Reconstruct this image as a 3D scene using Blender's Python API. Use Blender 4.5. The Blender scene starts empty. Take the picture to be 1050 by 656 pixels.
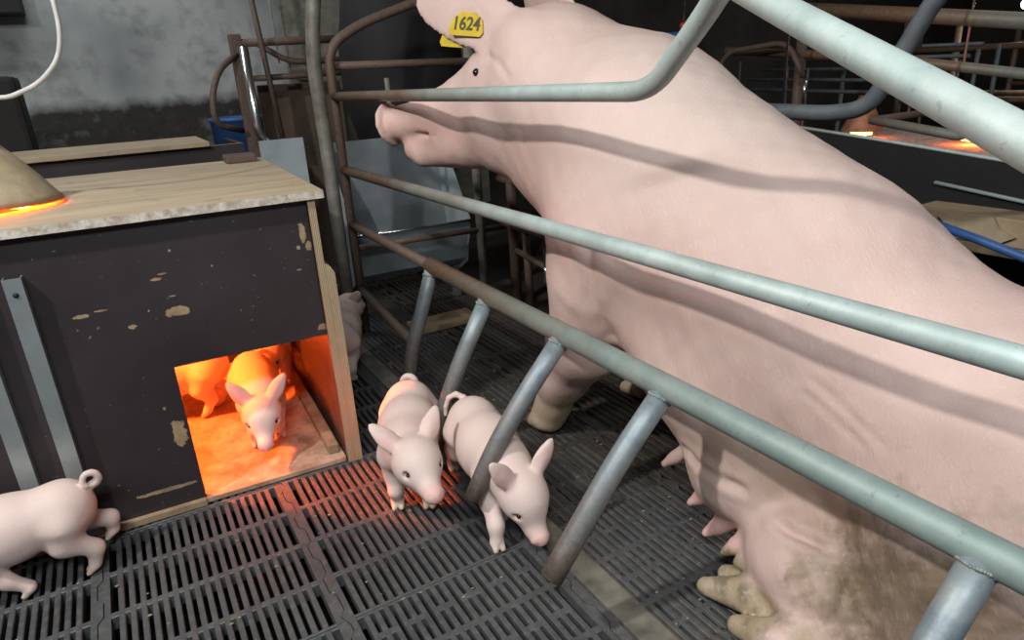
import bpy, bmesh, math, random
import numpy as np
from mathutils import Vector, Matrix
random.seed(7)
S = bpy.context.scene
COL = S.collection
# ------------------------------------------------------------------ camera
FPX = 687.6
yaw, pitch, roll = math.radians(29.53), math.radians(20.35), math.radians(3.26)
fwd = Vector((math.sin(yaw)*math.cos(pitch), math.cos(yaw)*math.cos(pitch), -math.sin(pitch)))
rgt = Vector((math.cos(yaw), -math.sin(yaw), 0))
dwn = fwd.cross(rgt)
r2 = rgt*math.cos(roll) + dwn*math.sin(roll)
d2 = -rgt*math.sin(roll) + dwn*math.cos(roll)
cd = bpy.data.cameras.new('camera'); cam = bpy.data.objects.new('camera', cd); COL.objects.link(cam)
cd.sensor_fit = 'HORIZONTAL'; cd.sensor_width = 36; cd.lens = FPX/1050*36; cd.clip_start = .02
cam.matrix_world = Matrix(((r2.x, -d2.x, -fwd.x, 0), (r2.y, -d2.y, -fwd.y, 0), (r2.z, -d2.z, -fwd.z, 1.0), (0, 0, 0, 1)))
S.camera = cam
# ------------------------------------------------------------------ world, lights, exposure
w = bpy.data.worlds.new('world'); S.world = w; w.use_nodes = True
w.node_tree.nodes['Background'].inputs[0].default_value = (.6, .7, .8, 1)
w.node_tree.nodes['Background'].inputs[1].default_value = .05
def light(name, kind, loc, energy, color, **kw):
    l = bpy.data.lights.new(name, kind); l.energy = energy; l.color = color
    for k, v in kw.items(): setattr(l, k, v)
    o = bpy.data.objects.new(name, l); COL.objects.link(o); o.location = loc
    return o
def aim(o, p): o.rotation_euler = (Vector(p)-o.location).to_track_quat('-Z', 'Y').to_euler()
key = light('ceiling_lamp_light', 'AREA', (-1.25, 1.02, 2.45), 41, (1, .97, .93), shape='DISK', size=.12); aim(key, (.8, .9, .5))
for i, (x, y, e) in enumerate(((-.5, -.9, 60), (4.2, 1.2, 5), (-.3, 3.7, 12))):  # unseen area lights added as soft fill, back wall included
    l = light('added_fill_light', 'AREA', (x, y, 2.6), e, (.93, .97, 1), shape='RECTANGLE', size=1.3, size_y=.2); aim(l, (x+(.5 if i == 0 else 0), y+(.9 if i == 0 else 0), 0))
vs = S.view_settings
vs.view_transform = 'Standard'; vs.look = 'None'; vs.gamma = 1; vs.use_curve_mapping = False
vs.exposure = .45
# ------------------------------------------------------------------ helpers
def obj(name, me, mat=None, parent=None):
    o = bpy.data.objects.new(name, me); COL.objects.link(o)
    if mat is not None and len(me.materials) == 0:
        for m in (mat if isinstance(mat, (list, tuple)) else [mat]): me.materials.append(m)
    if parent: o.parent = parent
    return o
def tag(o, label=None, cat=None, group=None, kind=None):
    if label: o['label'] = label
    if cat: o['category'] = cat
    if group: o['group'] = group
    if kind: o['kind'] = kind
    return o
def empty(name, label=None, cat=None, group=None, loc=(0, 0, 0)):
    o = bpy.data.objects.new(name, None); COL.objects.link(o); o.location = loc; o.empty_display_size = .05
    return tag(o, label, cat, group)
def part(name, me, mat, root, kind=None):
    """child of an empty; mesh given in world coordinates"""
    o = obj(name, me, mat, root)
    l = root.location
    if root.parent: l = l + root.parent.location
    o.location = -Vector(l)
    if kind: o['kind'] = kind
    return o
def sub(name, me, mat, parent):
    o = obj(name, me, mat, parent); return o          # same frame as its part
def bm_mesh(bm, name='m', smooth=False):
    me = bpy.data.meshes.new(name); bm.normal_update(); bm.to_mesh(me); bm.free()
    if smooth: me.polygons.foreach_set('use_smooth', [True]*len(me.polygons))
    return me
def add_box(bm, a, b, mi=None):
    x0, y0, z0 = a; x1, y1, z1 = b
    v = [bm.verts.new(p) for p in ((x0,y0,z0),(x1,y0,z0),(x1,y1,z0),(x0,y1,z0),(x0,y0,z1),(x1,y0,z1),(x1,y1,z1),(x0,y1,z1))]
    fs = [bm.faces.new([v[i] for i in f]) for f in ((3,2,1,0),(4,5,6,7),(0,1,5,4),(1,2,6,5),(2,3,7,6),(3,0,4,7))]
    if mi: 
        for f, m in zip(fs, mi): f.material_index = m
    return v
def box(a, b, bev=0, mi=None):
    bm = bmesh.new(); add_box(bm, a, b, mi)
    if bev: bmesh.ops.bevel(bm, geom=bm.edges[:], offset=bev, segments=2, affect='EDGES', profile=.6)
    return bm_mesh(bm)
def round_path(pts, rad, n=7):
    pts = [Vector(p) for p in pts]; out = [pts[0]]
    for i in range(1, len(pts)-1):
        a, b, c = pts[i-1], pts[i], pts[i+1]
        u = (a-b); v = (c-b)
        t = min(rad, u.length*.48, v.length*.48)
        p, q = b+u.normalized()*t, b+v.normalized()*t
        for k in range(n+1):
            s = k/n; out.append(p*(1-s)**2 + b*2*s*(1-s) + q*s*s)
    out.append(pts[-1]); return out
def add_tube(bm, pts, r, seg=16, cap=True, radii=None):
    pts = [Vector(p) for p in pts]; n = len(pts)
    t0 = (pts[1]-pts[0]).normalized()
    up = Vector((0, 0, 1)) if abs(t0.z) < .9 else Vector((1, 0, 0))
    nrm = t0.cross(up).normalized(); rings = []
    for i, p in enumerate(pts):
        t = (pts[min(i+1, n-1)]-pts[max(i-1, 0)]).normalized()
        nrm = (nrm - t*nrm.dot(t)).normalized(); bn = t.cross(nrm)
        rr = radii[i] if radii else r
        rings.append([bm.verts.new(p + nrm*math.cos(a)*rr + bn*math.sin(a)*rr) for a in (2*math.pi*k/seg for k in range(seg))])
    for i in range(n-1):
        for k in range(seg):
            f = bm.faces.new((rings[i][k], rings[i][(k+1) % seg], rings[i+1][(k+1) % seg], rings[i+1][k])); f.smooth = True
    if cap:
        bm.faces.new(rings[0][::-1]); bm.faces.new(rings[-1])
def tube(pts, r, bend=0, seg=16, radii=None, n=7):
    bm = bmesh.new()
    add_tube(bm, round_path(pts, bend, n) if bend else pts, r, seg, radii=radii)
    bmesh.ops.recalc_face_normals(bm, faces=bm.faces[:])
    return bm_mesh(bm)
def lathe(prof, seg=40, axis_pt=(0, 0, 0), direction=(0, 0, 1)):
    """prof: (radius, height) list, revolved about direction through axis_pt"""
    bm = bmesh.new(); q = Vector((0, 0, 1)).rotation_difference(Vector(direction).normalized()).to_matrix()
    rings = [[bm.verts.new(Vector(axis_pt)+q@Vector((r*math.cos(2*math.pi*k/seg), r*math.sin(2*math.pi*k/seg), h))) for k in range(seg)] for r, h in prof]
    for i in range(len(prof)-1):
        for k in range(seg):
            f = bm.faces.new((rings[i][k], rings[i][(k+1) % seg], rings[i+1][(k+1) % seg], rings[i+1][k])); f.smooth = True
    bmesh.ops.recalc_face_normals(bm, faces=bm.faces[:])
    return bm_mesh(bm)
def poly_prism(pts2, z0, z1, axis='z'):
    """extrude polygon (list of 2d) along an axis"""
    def P(a, b, c): return {'z': (a, b, c), 'y': (a, c, b), 'x': (c, a, b)}[axis]
    bm = bmesh.new()
    lo = [bm.verts.new(P(a, b, z0)) for a, b in pts2]; hi = [bm.verts.new(P(a, b, z1)) for a, b in pts2]
    n = len(pts2)
    bm.faces.new(lo[::-1]); bm.faces.new(hi)
    for i in range(n): bm.faces.new((lo[i], lo[(i+1) % n], hi[(i+1) % n], hi[i]))
    bmesh.ops.recalc_face_normals(bm, faces=bm.faces[:])
    return bm
# ------------------------------------------------------------------ materials
class NT:
    def __init__(s, name):
        s.m = bpy.data.materials.new(name); s.m.use_nodes = True; s.t = s.m.node_tree
        s.b = s.t.nodes['Principled BSDF']
    def n(s, typ, **kw):
        nd = s.t.nodes.new(typ)
        for k, v in kw.items():
            if k.startswith('i_'):
                key = k[2:]
                nd.inputs[int(key) if key.isdigit() else key.replace('_', ' ')].default_value = v
            else: setattr(nd, k, v)
        return nd
    def l(s, a, b): s.t.links.new(a, b)
    def coord(s, kind='Object', scale=None):
        c = s.n('ShaderNodeTexCoord').outputs[kind]
        if scale:
            mp = s.n('ShaderNodeMapping'); mp.inputs['Scale'].default_value = scale; s.l(c, mp.inputs[0]); c = mp.outputs[0]
        return c
    def noise(s, scale=10, detail=4, rough=.6, vec=None, dist=0):
        nd = s.n('ShaderNodeTexNoise', i_Scale=scale, i_Detail=detail, i_Roughness=rough, i_Distortion=dist)
        if vec: s.l(vec, nd.inputs['Vector'])
        return nd.outputs['Fac']
    def ramp(s, fac, stops):
        r = s.n('ShaderNodeValToRGB'); e = r.color_ramp.elements
        while len(e) < len(stops): e.new(.5)
        for el, (p, c) in zip(e, stops): el.position = p; el.color = (*c, 1) if len(c) == 3 else c
        s.l(fac, r.inputs[0]); return r.outputs[0]
    def mix(s, fac, a, b, mode='MIX'):
        m = s.n('ShaderNodeMix', data_type='RGBA', blend_type=mode)
        for v, i in ((fac, 0), (a, 6), (b, 7)):
            if hasattr(v, 'links') or isinstance(v, bpy.types.NodeSocket): s.l(v, m.inputs[i])
            elif i == 0: m.inputs[0].default_value = v
            else: m.inputs[i].default_value = (*v, 1)
        return m.outputs[2]
    def math(s, op, a, b=0., c=None):
        m = s.n('ShaderNodeMath', operation=op)
        for i, v in enumerate((a, b, c)):
            if v is None: continue
            if isinstance(v, bpy.types.NodeSocket): s.l(v, m.inputs[i])
            else: m.inputs[i].default_value = v
        return m.outputs[0]
    def bump(s, h, strength=.3, dist=.01, nrm=None):
        b = s.n('ShaderNodeBump', i_Strength=strength, i_Distance=dist); s.l(h, b.inputs['Height'])
        if nrm: s.l(nrm, b.inputs['Normal'])
        s.l(b.outputs[0], s.b.inputs['Normal']); return b.outputs[0]
    def set(s, color=None, rough=None, metal=None, **kw):
        for v, k in ((color, 'Base Color'), (rough, 'Roughness'), (metal, 'Metallic')):
            if v is None: continue
            if isinstance(v, bpy.types.NodeSocket): s.l(v, s.b.inputs[k])
            else: s.b.inputs[k].default_value = (*v, 1) if k == 'Base Color' else v
        for k, v in kw.items(): s.b.inputs[k.replace('_', ' ')].default_value = v
        return s.m
def simple(name, c1, c2, scale=20, rough=.6, metal=0, bump=.2, bd=.003, detail=5):
    t = NT(name); v = t.coord(); f = t.noise(scale, detail, .6, v)
    t.bump(f, bump, bd)
    return t.set(t.ramp(f, [(.3, c1), (.7, c2)]), rough, metal)
MAT = {}
def geo_pos(t):
    sx = t.n('ShaderNodeSeparateXYZ'); t.l(t.n('ShaderNodeNewGeometry').outputs['Position'], sx.inputs[0]); return sx.outputs
def pipe_mat(name, base, base2, rust, y0, y1, metal=.25, rough=.58):
    """galvanised pipe; rusty towards the feeder end (y0..y1), smears everywhere"""
    t = NT(name); g = t.n('ShaderNodeNewGeometry').outputs['Position']
    P = geo_pos(t)
    n1 = t.noise(14, 6, .65, g); n2 = t.noise(60, 5, .7, g); n3 = t.noise(4, 3, .6, g)
    c = t.ramp(n1, [(.3, base), (.7, base2)])
    c = t.mix(t.math('MULTIPLY', t.math('GREATER_THAN', n2, .64), .35), c, tuple(x*.45 for x in base))
    mr = t.n('ShaderNodeMapRange', i_1=y0, i_2=y1); t.l(P[1], mr.inputs[0])
    f = t.math('ADD', mr.outputs[0], t.math('MULTIPLY', t.math('SUBTRACT', n3, .5), 1.1))
    f = t.n('ShaderNodeClamp').inputs[0].node and f
    cl = t.n('ShaderNodeClamp'); t.l(f, cl.inputs[0])
    rc = t.ramp(n2, [(.3, rust), (.75, tuple(min(1, x*1.9) for x in rust))])
    t.bump(n2, .25, .002)
    return t.set(t.mix(cl.outputs[0], c, rc), rough, metal)
MAT['galv'] = pipe_mat('galvanised_pipe', (.34, .43, .41), (.50, .58, .55), (.15, .095, .06), 1.25, 2.15)
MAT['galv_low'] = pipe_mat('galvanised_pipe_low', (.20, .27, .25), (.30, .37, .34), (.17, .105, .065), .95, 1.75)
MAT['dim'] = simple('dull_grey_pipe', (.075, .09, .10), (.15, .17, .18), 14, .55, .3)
MAT['rusty'] = pipe_mat('rusty_pipe', (.12, .085, .065), (.19, .14, .11), (.09, .06, .045), 0, 1, .2, .65)
MAT['greyflat'] = simple('weathered_grey_steel', (.13, .125, .10), (.27, .265, .225), 18, .6, .3)
def finger_mat():
    t = NT('worn_finger_steel'); g = t.n('ShaderNodeNewGeometry').outputs['Position']; P = geo_pos(t)
    n1 = t.noise(18, 6, .65, g); n2 = t.noise(70, 4, .7, g)
    c = t.ramp(n1, [(.3, (.13, .16, .18)), (.5, (.24, .29, .31)), (.7, (.36, .40, .40))])
    mr = t.n('ShaderNodeMapRange', i_1=.40, i_2=.17); t.l(P[2], mr.inputs[0])
    f = t.math('ADD', mr.outputs[0], t.math('MULTIPLY', t.math('SUBTRACT', n1, .5), 1.0))
    cl = t.n('ShaderNodeClamp'); t.l(f, cl.inputs[0])
    t.bump(n2, .25, .002)
    return t.set(t.mix(cl.outputs[0], c, t.ramp(n2, [(.3, (.10, .075, .06)), (.7, (.2, .155, .13))])), .52, .35)
MAT['finger'] = finger_mat()
MAT['weld'] = simple('weld_bead', (.16, .19, .18), (.36, .40, .37), 90, .6, .3, .6)
def wall_mat():
    t = NT('whitewashed_wall'); g = t.n('ShaderNodeNewGeometry').outputs['Position']; P = geo_pos(t)
    n1 = t.noise(1.3, 3, .5, g); n2 = t.noise(12, 6, .65, g)
    c = t.ramp(n1, [(.3, (.20, .215, .215)), (.5, (.38, .40, .395)), (.7, (.47, .485, .47))])
    mr = t.n('ShaderNodeMapRange', i_1=.985, i_2=.905); t.l(P[2], mr.inputs[0])
    f = t.math('ADD', t.math('ADD', mr.outputs[0], t.math('MULTIPLY', t.math('SUBTRACT', n2, .5), 1.2)), t.math('MULTIPLY', t.math('SUBTRACT', t.noise(3, 3, .6, g), .5), 1.2)); cl = t.n('ShaderNodeClamp'); t.l(f, cl.inputs[0])
    c = t.mix(cl.outputs[0], c, t.ramp(n2, [(.3, (.012, .011, .010)), (.65, (.04, .037, .032)), (.8, (.11, .10, .085))]))
    t.bump(n2, .3, .01)
    return t.set(c, .85)
MAT['wall'] = wall_mat()
MAT['darkwall'] = simple('dark_barn_wall', (.02, .018, .016), (.05, .045, .04), 3, .9)  # near-black tone puts the missing light of the far walls into their colour
MAT['ceiling'] = simple('ceiling_boards', (.10, .075, .05), (.17, .13, .09), 4, .85)
MAT['pit'] = simple('slurry_pit', (.004, .004, .004), (.010, .009, .008), 8, .7)
def slat_mat(name, c1, c2, dirt, rough=.42):
    t = NT(name); g = t.n('ShaderNodeNewGeometry').outputs['Position']
    n1 = t.noise(5, 6, .65, g); n2 = t.noise(55, 5, .7, g)
    c = t.ramp(n1, [(.3, c1), (.7, c2)])
    c = t.mix(t.math('MULTIPLY', t.math('SUBTRACT', n2, .48), 2.2), c, dirt)
    t.bump(n2, .3, .002)
    return t.set(c, t.ramp(n2, [(.3, (rough,)*3), (.7, (rough+.25,)*3)]))
MAT['slat'] = slat_mat('black_plastic_slat', (.045, .048, .052), (.085, .088, .088), (.16, .15, .13))
MAT['iron'] = slat_mat('cast_iron_slat', (.026, .022, .019), (.058, .050, .042), (.12, .10, .075))
MAT['beam'] = simple('dirty_concrete_beam', (.06, .055, .045), (.19, .18, .14), 14, .85, 0, .4)
def film_ply():
    """brown film-faced plywood, scuffed; bare veneer where chips are gone (shapes fixed to the panel)"""
    t = NT('film_faced_plywood'); v = t.coord('Object')
    n1 = t.noise(2.5, 5, .6, v); n2 = t.noise(40, 4, .6, v); n3 = t.noise(48, 5, .7, v)
    c = t.ramp(n1, [(.3, (.022, .017, .018)), (.7, (.044, .036, .038))])
    sx = t.n('ShaderNodeSeparateXYZ'); t.l(v, sx.inputs[0])
    tot = None
    for (cx, cz, rx, rz) in ((.366, .655, .010, .045), (.375, .62, .012, .02), (.057, .517, .032, .016), (-.04, .50, .012, .008), (.383, .405, .02, .012), (.03, .60, .018, .004), (.045, .61, .012, .003),
                             (-.13, .545, .025, .006), (-.09, .55, .02, .003), (.0, .21, .022, .045), (-.06, .07, .10, .007), (.352, .62, .006, .006), (.345, .565, .010, .003), (.07, .66, .004, .004), (.15, .61, .004, .004), (.055, .555, .01, .002), (-.02, .285, .004, .006), (-.0, .53, .003, .003)):
        dx = t.math('DIVIDE', t.math('SUBTRACT', sx.outputs[0], cx), rx); dz = t.math('DIVIDE', t.math('SUBTRACT', sx.outputs[2], cz), rz)
        d = t.math('SQRT', t.math('ADD', t.math('MULTIPLY', dx, dx), t.math('MULTIPLY', dz, dz)))
        tot = d if tot is None else t.math('MINIMUM', tot, d)
    m = t.math('LESS_THAN', t.math('ADD', tot, t.math('MULTIPLY', t.math('SUBTRACT', n3, .5), 1.6)), .72)
    specks = t.math('GREATER_THAN', t.noise(90, 2, .5, v), .735)
    c = t.mix(t.math('MULTIPLY', specks, .5), c, (.22, .2, .18))
    c = t.mix(m, c, t.ramp(n2, [(.3, (.20, .14, .08)), (.7, (.40, .30, .18))]))
    t.bump(n2, .12, .002)
    return t.set(c, .42)
MAT['film'] = film_ply()
def ply_edge():
    t = NT('plywood_edge'); v = t.coord('Object')
    wv = t.n('ShaderNodeTexWave', i_Scale=70, i_Distortion=.8, i_Detail=2); wv.bands_direction = 'X'; t.l(v, wv.inputs[0])
    n = t.noise(30, 4, .6, v)
    c = t.mix(t.math('MULTIPLY', wv.outputs['Fac'], .6), (.42, .30, .17), (.17, .11, .06))
    c = t.mix(t.math('MULTIPLY', n, .5), c, (.5, .42, .3))
    t.bump(wv.outputs['Fac'], .4, .003)
    return t.set(c, .75)
MAT['edge'] = ply_edge()
def lid_mat():
    t = NT('bare_plywood_lid'); v = t.coord('Object', (1, 7, 1)); v2 = t.coord('Object')
    n = t.noise(3, 6, .6, v); n2 = t.noise(9, 5, .65, v2)
    c = t.ramp(n, [(.3, (.30, .235, .15)), (.7, (.45, .36, .24))])
    c = t.mix(t.math('MULTIPLY', t.math('GREATER_THAN', n2, .62), .35), c, (.2, .15, .1))
    t.bump(n, .15, .002)
    return t.set(c, .6)
MAT['lid'] = lid_mat()
MAT['worn_edge'] = simple('worn_white_edge', (.30, .23, .15), (.66, .62, .56), 60, .8, 0, .5)
MAT['wood'] = simple('dirty_wood', (.16, .11, .06), (.36, .27, .16), 16, .8, 0, .3)
def boxfloor():
    t = NT('trampled_board'); v = t.coord('Object'); n = t.noise(14, 7, .7, v); n2 = t.noise(5, 3, .5, v)
    c = t.ramp(n, [(.35, (.22, .15, .09)), (.55, (.42, .32, .22)), (.7, (.50, .40, .28))])
    c = t.mix(t.math('MULTIPLY', t.math('GREATER_THAN', n2, .58), .4), c, (.2, .13, .08))
    t.bump(n, .4, .004); return t.set(c, .8)
MAT['boxfloor'] = boxfloor()
MAT['alu'] = simple('aluminium_channel', (.36, .41, .42), (.47, .52, .53), 12, .38, .7, .08)
MAT['lampshell'] = simple('dusty_lamp_shell', (.30, .245, .15), (.46, .39, .26), 22, .65, .1, .4)
MAT['copper'] = simple('lamp_rim', (.38, .17, .09), (.52, .25, .15), 30, .5, .4)
MAT['cord'] = simple('white_cord', (.42, .42, .40), (.55, .55, .52), 30, .6)
MAT['black'] = simple('black_plastic', (.005, .005, .006), (.010, .010, .011), 10, .75)
MAT['chrome'] = simple('stainless_steel', (.62, .64, .65), (.75, .77, .78), 20, .22, .95, .05)
MAT['trough'] = simple('galvanised_sheet', (.34, .40, .42), (.50, .56, .58), 7, .5, .2, .15)
MAT['blue'] = simple('blue_plastic', (.02, .07, .22), (.04, .11, .30), 12, .5)
MAT['yellow'] = simple('yellow_ear_tag', (.46, .33, .012), (.62, .46, .02), 40, .5)
MAT['ink'] = simple('black_tag_ink', (.05, .04, .01), (.09, .07, .02), 40, .6)
MAT['dark_eye'] = simple('dark_eye', (.012, .008, .006), (.02, .012, .01), 40, .15, 0, 0)
MAT['cardboard'] = simple('cardboard', (.28, .20, .12), (.40, .30, .19), 12, .85)
MAT['brownboard'] = simple('brown_board', (.07, .045, .032), (.13, .09, .065), 6, .8)
MAT['hoof'] = simple('hoof_horn', (.35, .27, .14), (.5, .42, .27), 30, .6)
def emit(name, col, st):
    t = NT(name); t.b.inputs['Emission Color'].default_value = (*col, 1); t.b.inputs['Emission Strength'].default_value = st
    return t.set(col, .4)
MAT['bulb'] = emit('glowing_infrared_bulb', (1, .20, .05), 14)
MAT['lampglow'] = emit('glowing_barn_lamp', (1, .95, .85), 18)
def skin(name, hair_scale, sss=.12, bump=.25):
    """pig skin: painted tint attribute (the animal's own colouring) + bristle streaks and mottling"""
    t = NT(name); v = t.coord('Object')
    at = t.n('ShaderNodeAttribute', attribute_name='tint').outputs['Color']
    n1 = t.noise(9, 5, .6, v)
    m0 = t.n('ShaderNodeMapping'); m0.inputs['Rotation'].default_value = (math.radians(-62), 0, 0); t.l(v, m0.inputs[0])
    mp = t.n('ShaderNodeMapping'); mp.inputs['Scale'].default_value = hair_scale; t.l(m0.outputs[0], mp.inputs[0])
    h = t.noise(1, 4, .7, mp.outputs[0])
    c = t.mix(t.math('MULTIPLY', t.math('SUBTRACT', n1, .35), .55), at, (.80, .66, .58), 'MIX')
    c = t.mix(t.math('MULTIPLY', t.math('GREATER_THAN', h, .60), .12), c, (.86, .80, .72))
    c = t.mix(1.0, c, at, 'MULTIPLY') if False else c
    t.bump(h, bump, .004)
    t.set(c, .62); t.b.inputs['Subsurface Weight'].default_value = sss; t.b.inputs['Subsurface Scale'].default_value = .02
    t.b.inputs['Subsurface Radius'].default_value = (1, .4, .25)
    return t.m
MAT['sow'] = skin('sow_skin', (230, 26, 230), .06, .42)
MAT['piglet'] = skin('piglet_skin', (260, 120, 260), .10, .12)

# ------------------------------------------------------------------ smooth-blend volumes -> one continuous surface
class Flesh:
    def __init__(s, h): s.h = h; s.p = []
    def cone(s, a, b, ra, rb, k=.03, sub=False): s.p.append(('c', np.array(a, float), np.array(b, float), ra, rb, k, sub)); return s
    def chain(s, pts, k=.03):
        for (a, ra), (b, rb) in zip(pts, pts[1:]): s.cone(a, b, ra, rb, k)
        return s
    def ell(s, c, r, rot=None, k=.05, sub=False):
        s.p.append(('e', np.array(c, float), np.array(r, float), np.eye(3) if rot is None else np.array(rot, float), None, k, sub)); return s
    def bounds(s):
        lo, hi = [], []
        for p in s.p:
            if p[-1]: continue
            if p[0] == 'c':
                lo.append(np.minimum(p[1]-p[3], p[2]-p[4])); hi.append(np.maximum(p[1]+p[3], p[2]+p[4]))
            else:
                R = p[2].max(); lo.append(p[1]-R); hi.append(p[1]+R)
        return np.min(lo, 0)-4*s.h, np.max(hi, 0)+4*s.h
    def build(s, zmin=None):
        h = s.h; lo, hi = s.bounds(); n = np.ceil((hi-lo)/h).astype(int)+1
        D = np.full(n, 1e3, np.float32)
        for p in s.p:
            k = p[5]; m = k+3*h
            if p[0] == 'c': a = np.minimum(p[1]-p[3], p[2]-p[4])-m; b = np.maximum(p[1]+p[3], p[2]+p[4])+m
            else:
                ext = np.sqrt(((p[3].T*p[2])**2).sum(1)); a = p[1]-ext-m; b = p[1]+ext+m
            i0 = np.clip(np.floor((a-lo)/h).astype(int), 0, n-1); i1 = np.clip(np.ceil((b-lo)/h).astype(int)+1, 1, n)
            ax = [(lo[i]+h*np.arange(i0[i], i1[i])).astype(np.float32) for i in range(3)]
            X, Y, Z = ax[0][:, None, None], ax[1][None, :, None], ax[2][None, None, :]
            if p[0] == 'c':
                A, B, ra, rb = p[1:5]; d = B-A; L2 = max(float(d@d), 1e-12)
                px, py, pz = X-A[0], Y-A[1], Z-A[2]
                t = np.clip((px*d[0]+py*d[1]+pz*d[2])/L2, 0, 1)
                v = np.sqrt((px-t*d[0])**2+(py-t*d[1])**2+(pz-t*d[2])**2)-(ra+(rb-ra)*t)
            else:
                px, py, pz = X-p[1][0], Y-p[1][1], Z-p[1][2]; R = p[3]; q = 0; g = 0
                for i in range(3):
                    u = (px*R[i, 0]+py*R[i, 1]+pz*R[i, 2])/p[2][i]; q = q+u*u; g = g+(u/p[2][i])**2
                k0 = np.sqrt(q); k1 = np.sqrt(g)+1e-9
                v = k0*(k0-1)/k1
            sl = D[i0[0]:i1[0], i0[1]:i1[1], i0[2]:i1[2]]
            if p[6]:
                f = np.clip(.5-.5*(v+sl)/k, 0, 1); sl[...] = np.where(sl > 100, sl, sl*(1-f)-v*f+k*f*(1-f))
            else:
                f = np.clip(.5+.5*(sl-v)/k, 0, 1); sl[...] = np.where(sl > 100, v, sl*(1-f)+v*f-k*f*(1-f))
        return s.nets(D, lo, h)
    def nets(s, D, lo, h):
        ins = D < 0; nx, ny, nz = D.shape
        off = [(i, j, k) for i in (0, 1) for j in (0, 1) for k in (0, 1)]
        cnt = np.zeros((nx-1, ny-1, nz-1), np.int8)
        for i, j, k in off: cnt += ins[i:nx-1+i, j:ny-1+j, k:nz-1+k]
        act = np.argwhere((cnt > 0) & (cnt < 8)); idx = np.full(cnt.shape, -1, np.int64); idx[tuple(act.T)] = np.arange(len(act))
        val = np.stack([D[act[:, 0]+i, act[:, 1]+j, act[:, 2]+k] for i, j, k in off], 1)
        acc = np.zeros((len(act), 3)); c = np.zeros(len(act))
        for a in range(8):
            for b in range(a+1, 8):
                oa, ob = np.array(off[a]), np.array(off[b])
                if np.abs(oa-ob).sum() != 1: continue
                va, vb = val[:, a], val[:, b]; m = (va < 0) != (vb < 0)
                t = np.where(m, va/np.where(m, va-vb, 1), 0)
                acc += np.where(m[:, None], oa+(ob-oa)*t[:, None], 0); c += m
        V = lo+h*(act+acc/c[:, None])
        F = []
        for ax in range(3):
            u, v = [(1, 2), (2, 0), (0, 1)][ax]
            s1 = [slice(None)]*3; s2 = [slice(None)]*3; s1[ax] = slice(0, -1); s2[ax] = slice(1, None)
            A, B = ins[tuple(s1)], ins[tuple(s2)]
            e = np.argwhere(A != B); e = e[(e[:, u] > 0) & (e[:, v] > 0)]
            flip = A[tuple(e.T)]
            du = np.zeros(3, int); dv = np.zeros(3, int); du[u] = 1; dv[v] = 1
            try: q = np.stack([idx[tuple((e-du-dv).T)], idx[tuple((e-dv).T)], idx[tuple(e.T)], idx[tuple((e-du).T)]], 1)
            except IndexError: continue
            q[~flip] = q[~flip][:, ::-1]; F.append(q)
        F = np.concatenate(F); F = F[(F >= 0).all(1)]
        return V, F
def flesh_mesh(V, F, tint, relax=2):
    # light Laplacian relaxation keeps the surface smooth without shrinking visibly
    for it in range(relax):
        acc = np.zeros_like(V); c = np.zeros(len(V))
        for i in range(4):
            a, b = F[:, i], F[:, (i+1) % 4]
            for q, r in ((a, b), (b, a)):
                for ax in range(3): acc[:, ax] += np.bincount(q, V[r, ax], len(V))
                c += np.bincount(q, minlength=len(V))
        V = V + .5*(acc/np.maximum(c, 1)[:, None]-V)
    me = bpy.data.meshes.new('flesh')
    me.vertices.add(len(V)); me.vertices.foreach_set('co', V.astype(np.float32).ravel())
    me.loops.add(F.size); me.loops.foreach_set('vertex_index', F.astype(np.int32).ravel())
    me.polygons.add(len(F)); me.polygons.foreach_set('loop_start', np.arange(0, F.size, 4, dtype=np.int32)); me.polygons.foreach_set('loop_total', np.full(len(F), 4, np.int32))
    me.polygons.foreach_set('use_smooth', np.ones(len(F), bool))
    me.update(calc_edges=True); me.validate()
    c = np.ones((len(V), 4), np.float32); c[:, :3] = tint(V)
    at = me.attributes.new('tint', 'FLOAT_COLOR', 'POINT'); at.data.foreach_set('color', c.ravel())
    return me
def blob(V, c, r, soft=.5):
    d = np.linalg.norm((V-np.array(c))/np.array(r), axis=1); return np.clip((1-d)/soft, 0, 1)[:, None]
def frame3(u, w):
    """rows: u, v, w orthonormal"""
    u = np.array(u, float); u /= np.linalg.norm(u); w = np.array(w, float); w -= u*(u@w); w /= np.linalg.norm(w)
    return np.array([u, np.cross(w, u), w])

# ================================================================== THE ROOM
XL, XR, YF, YB, ZC = -2.6, 9.0, -2.2, 4.6, 2.75
fl = tag(obj('floor', box((XL, YF, -.30), (XR, YB, -.16)), MAT['pit']), 'dark slurry pit floor under black slatted panels', None, None, 'structure')
tag(obj('ceiling', box((XL, YF, ZC), (XR, YB, ZC+.1)), MAT['ceiling']), 'dim brown boarded barn ceiling', None, None, 'structure')
tag(obj('wall_far', box((1.62, YB, -.3), (XR, YB+.1, ZC)), MAT['darkwall']), 'wall behind the further pens, shade painted into its dark colour', None, None, 'structure')  # right part of the back wall, shade painted in as a dark base colour
tag(obj('wall_back', box((XL, YB, -.3), (1.615, YB+.1, ZC)), MAT['wall']), 'whitewashed barn wall with black dirt along its foot', None, None, 'structure')
tag(obj('wall_left', box((XL-.1, YF, -.3), (XL, YB, ZC)), MAT['wall']), 'grimy whitewashed side wall', None, None, 'structure')
tag(obj('wall_right', box((XR, YF, -.3), (XR+.1, YB, ZC)), MAT['darkwall']), 'far wall of the barn, unlit darkness painted into its colour', None, None, 'structure')
tag(obj('wall_front', box((XL, YF-.1, -.3), (XR, YF, ZC)), MAT['darkwall']), 'dark wall behind the viewer', None, None, 'structure')

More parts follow.
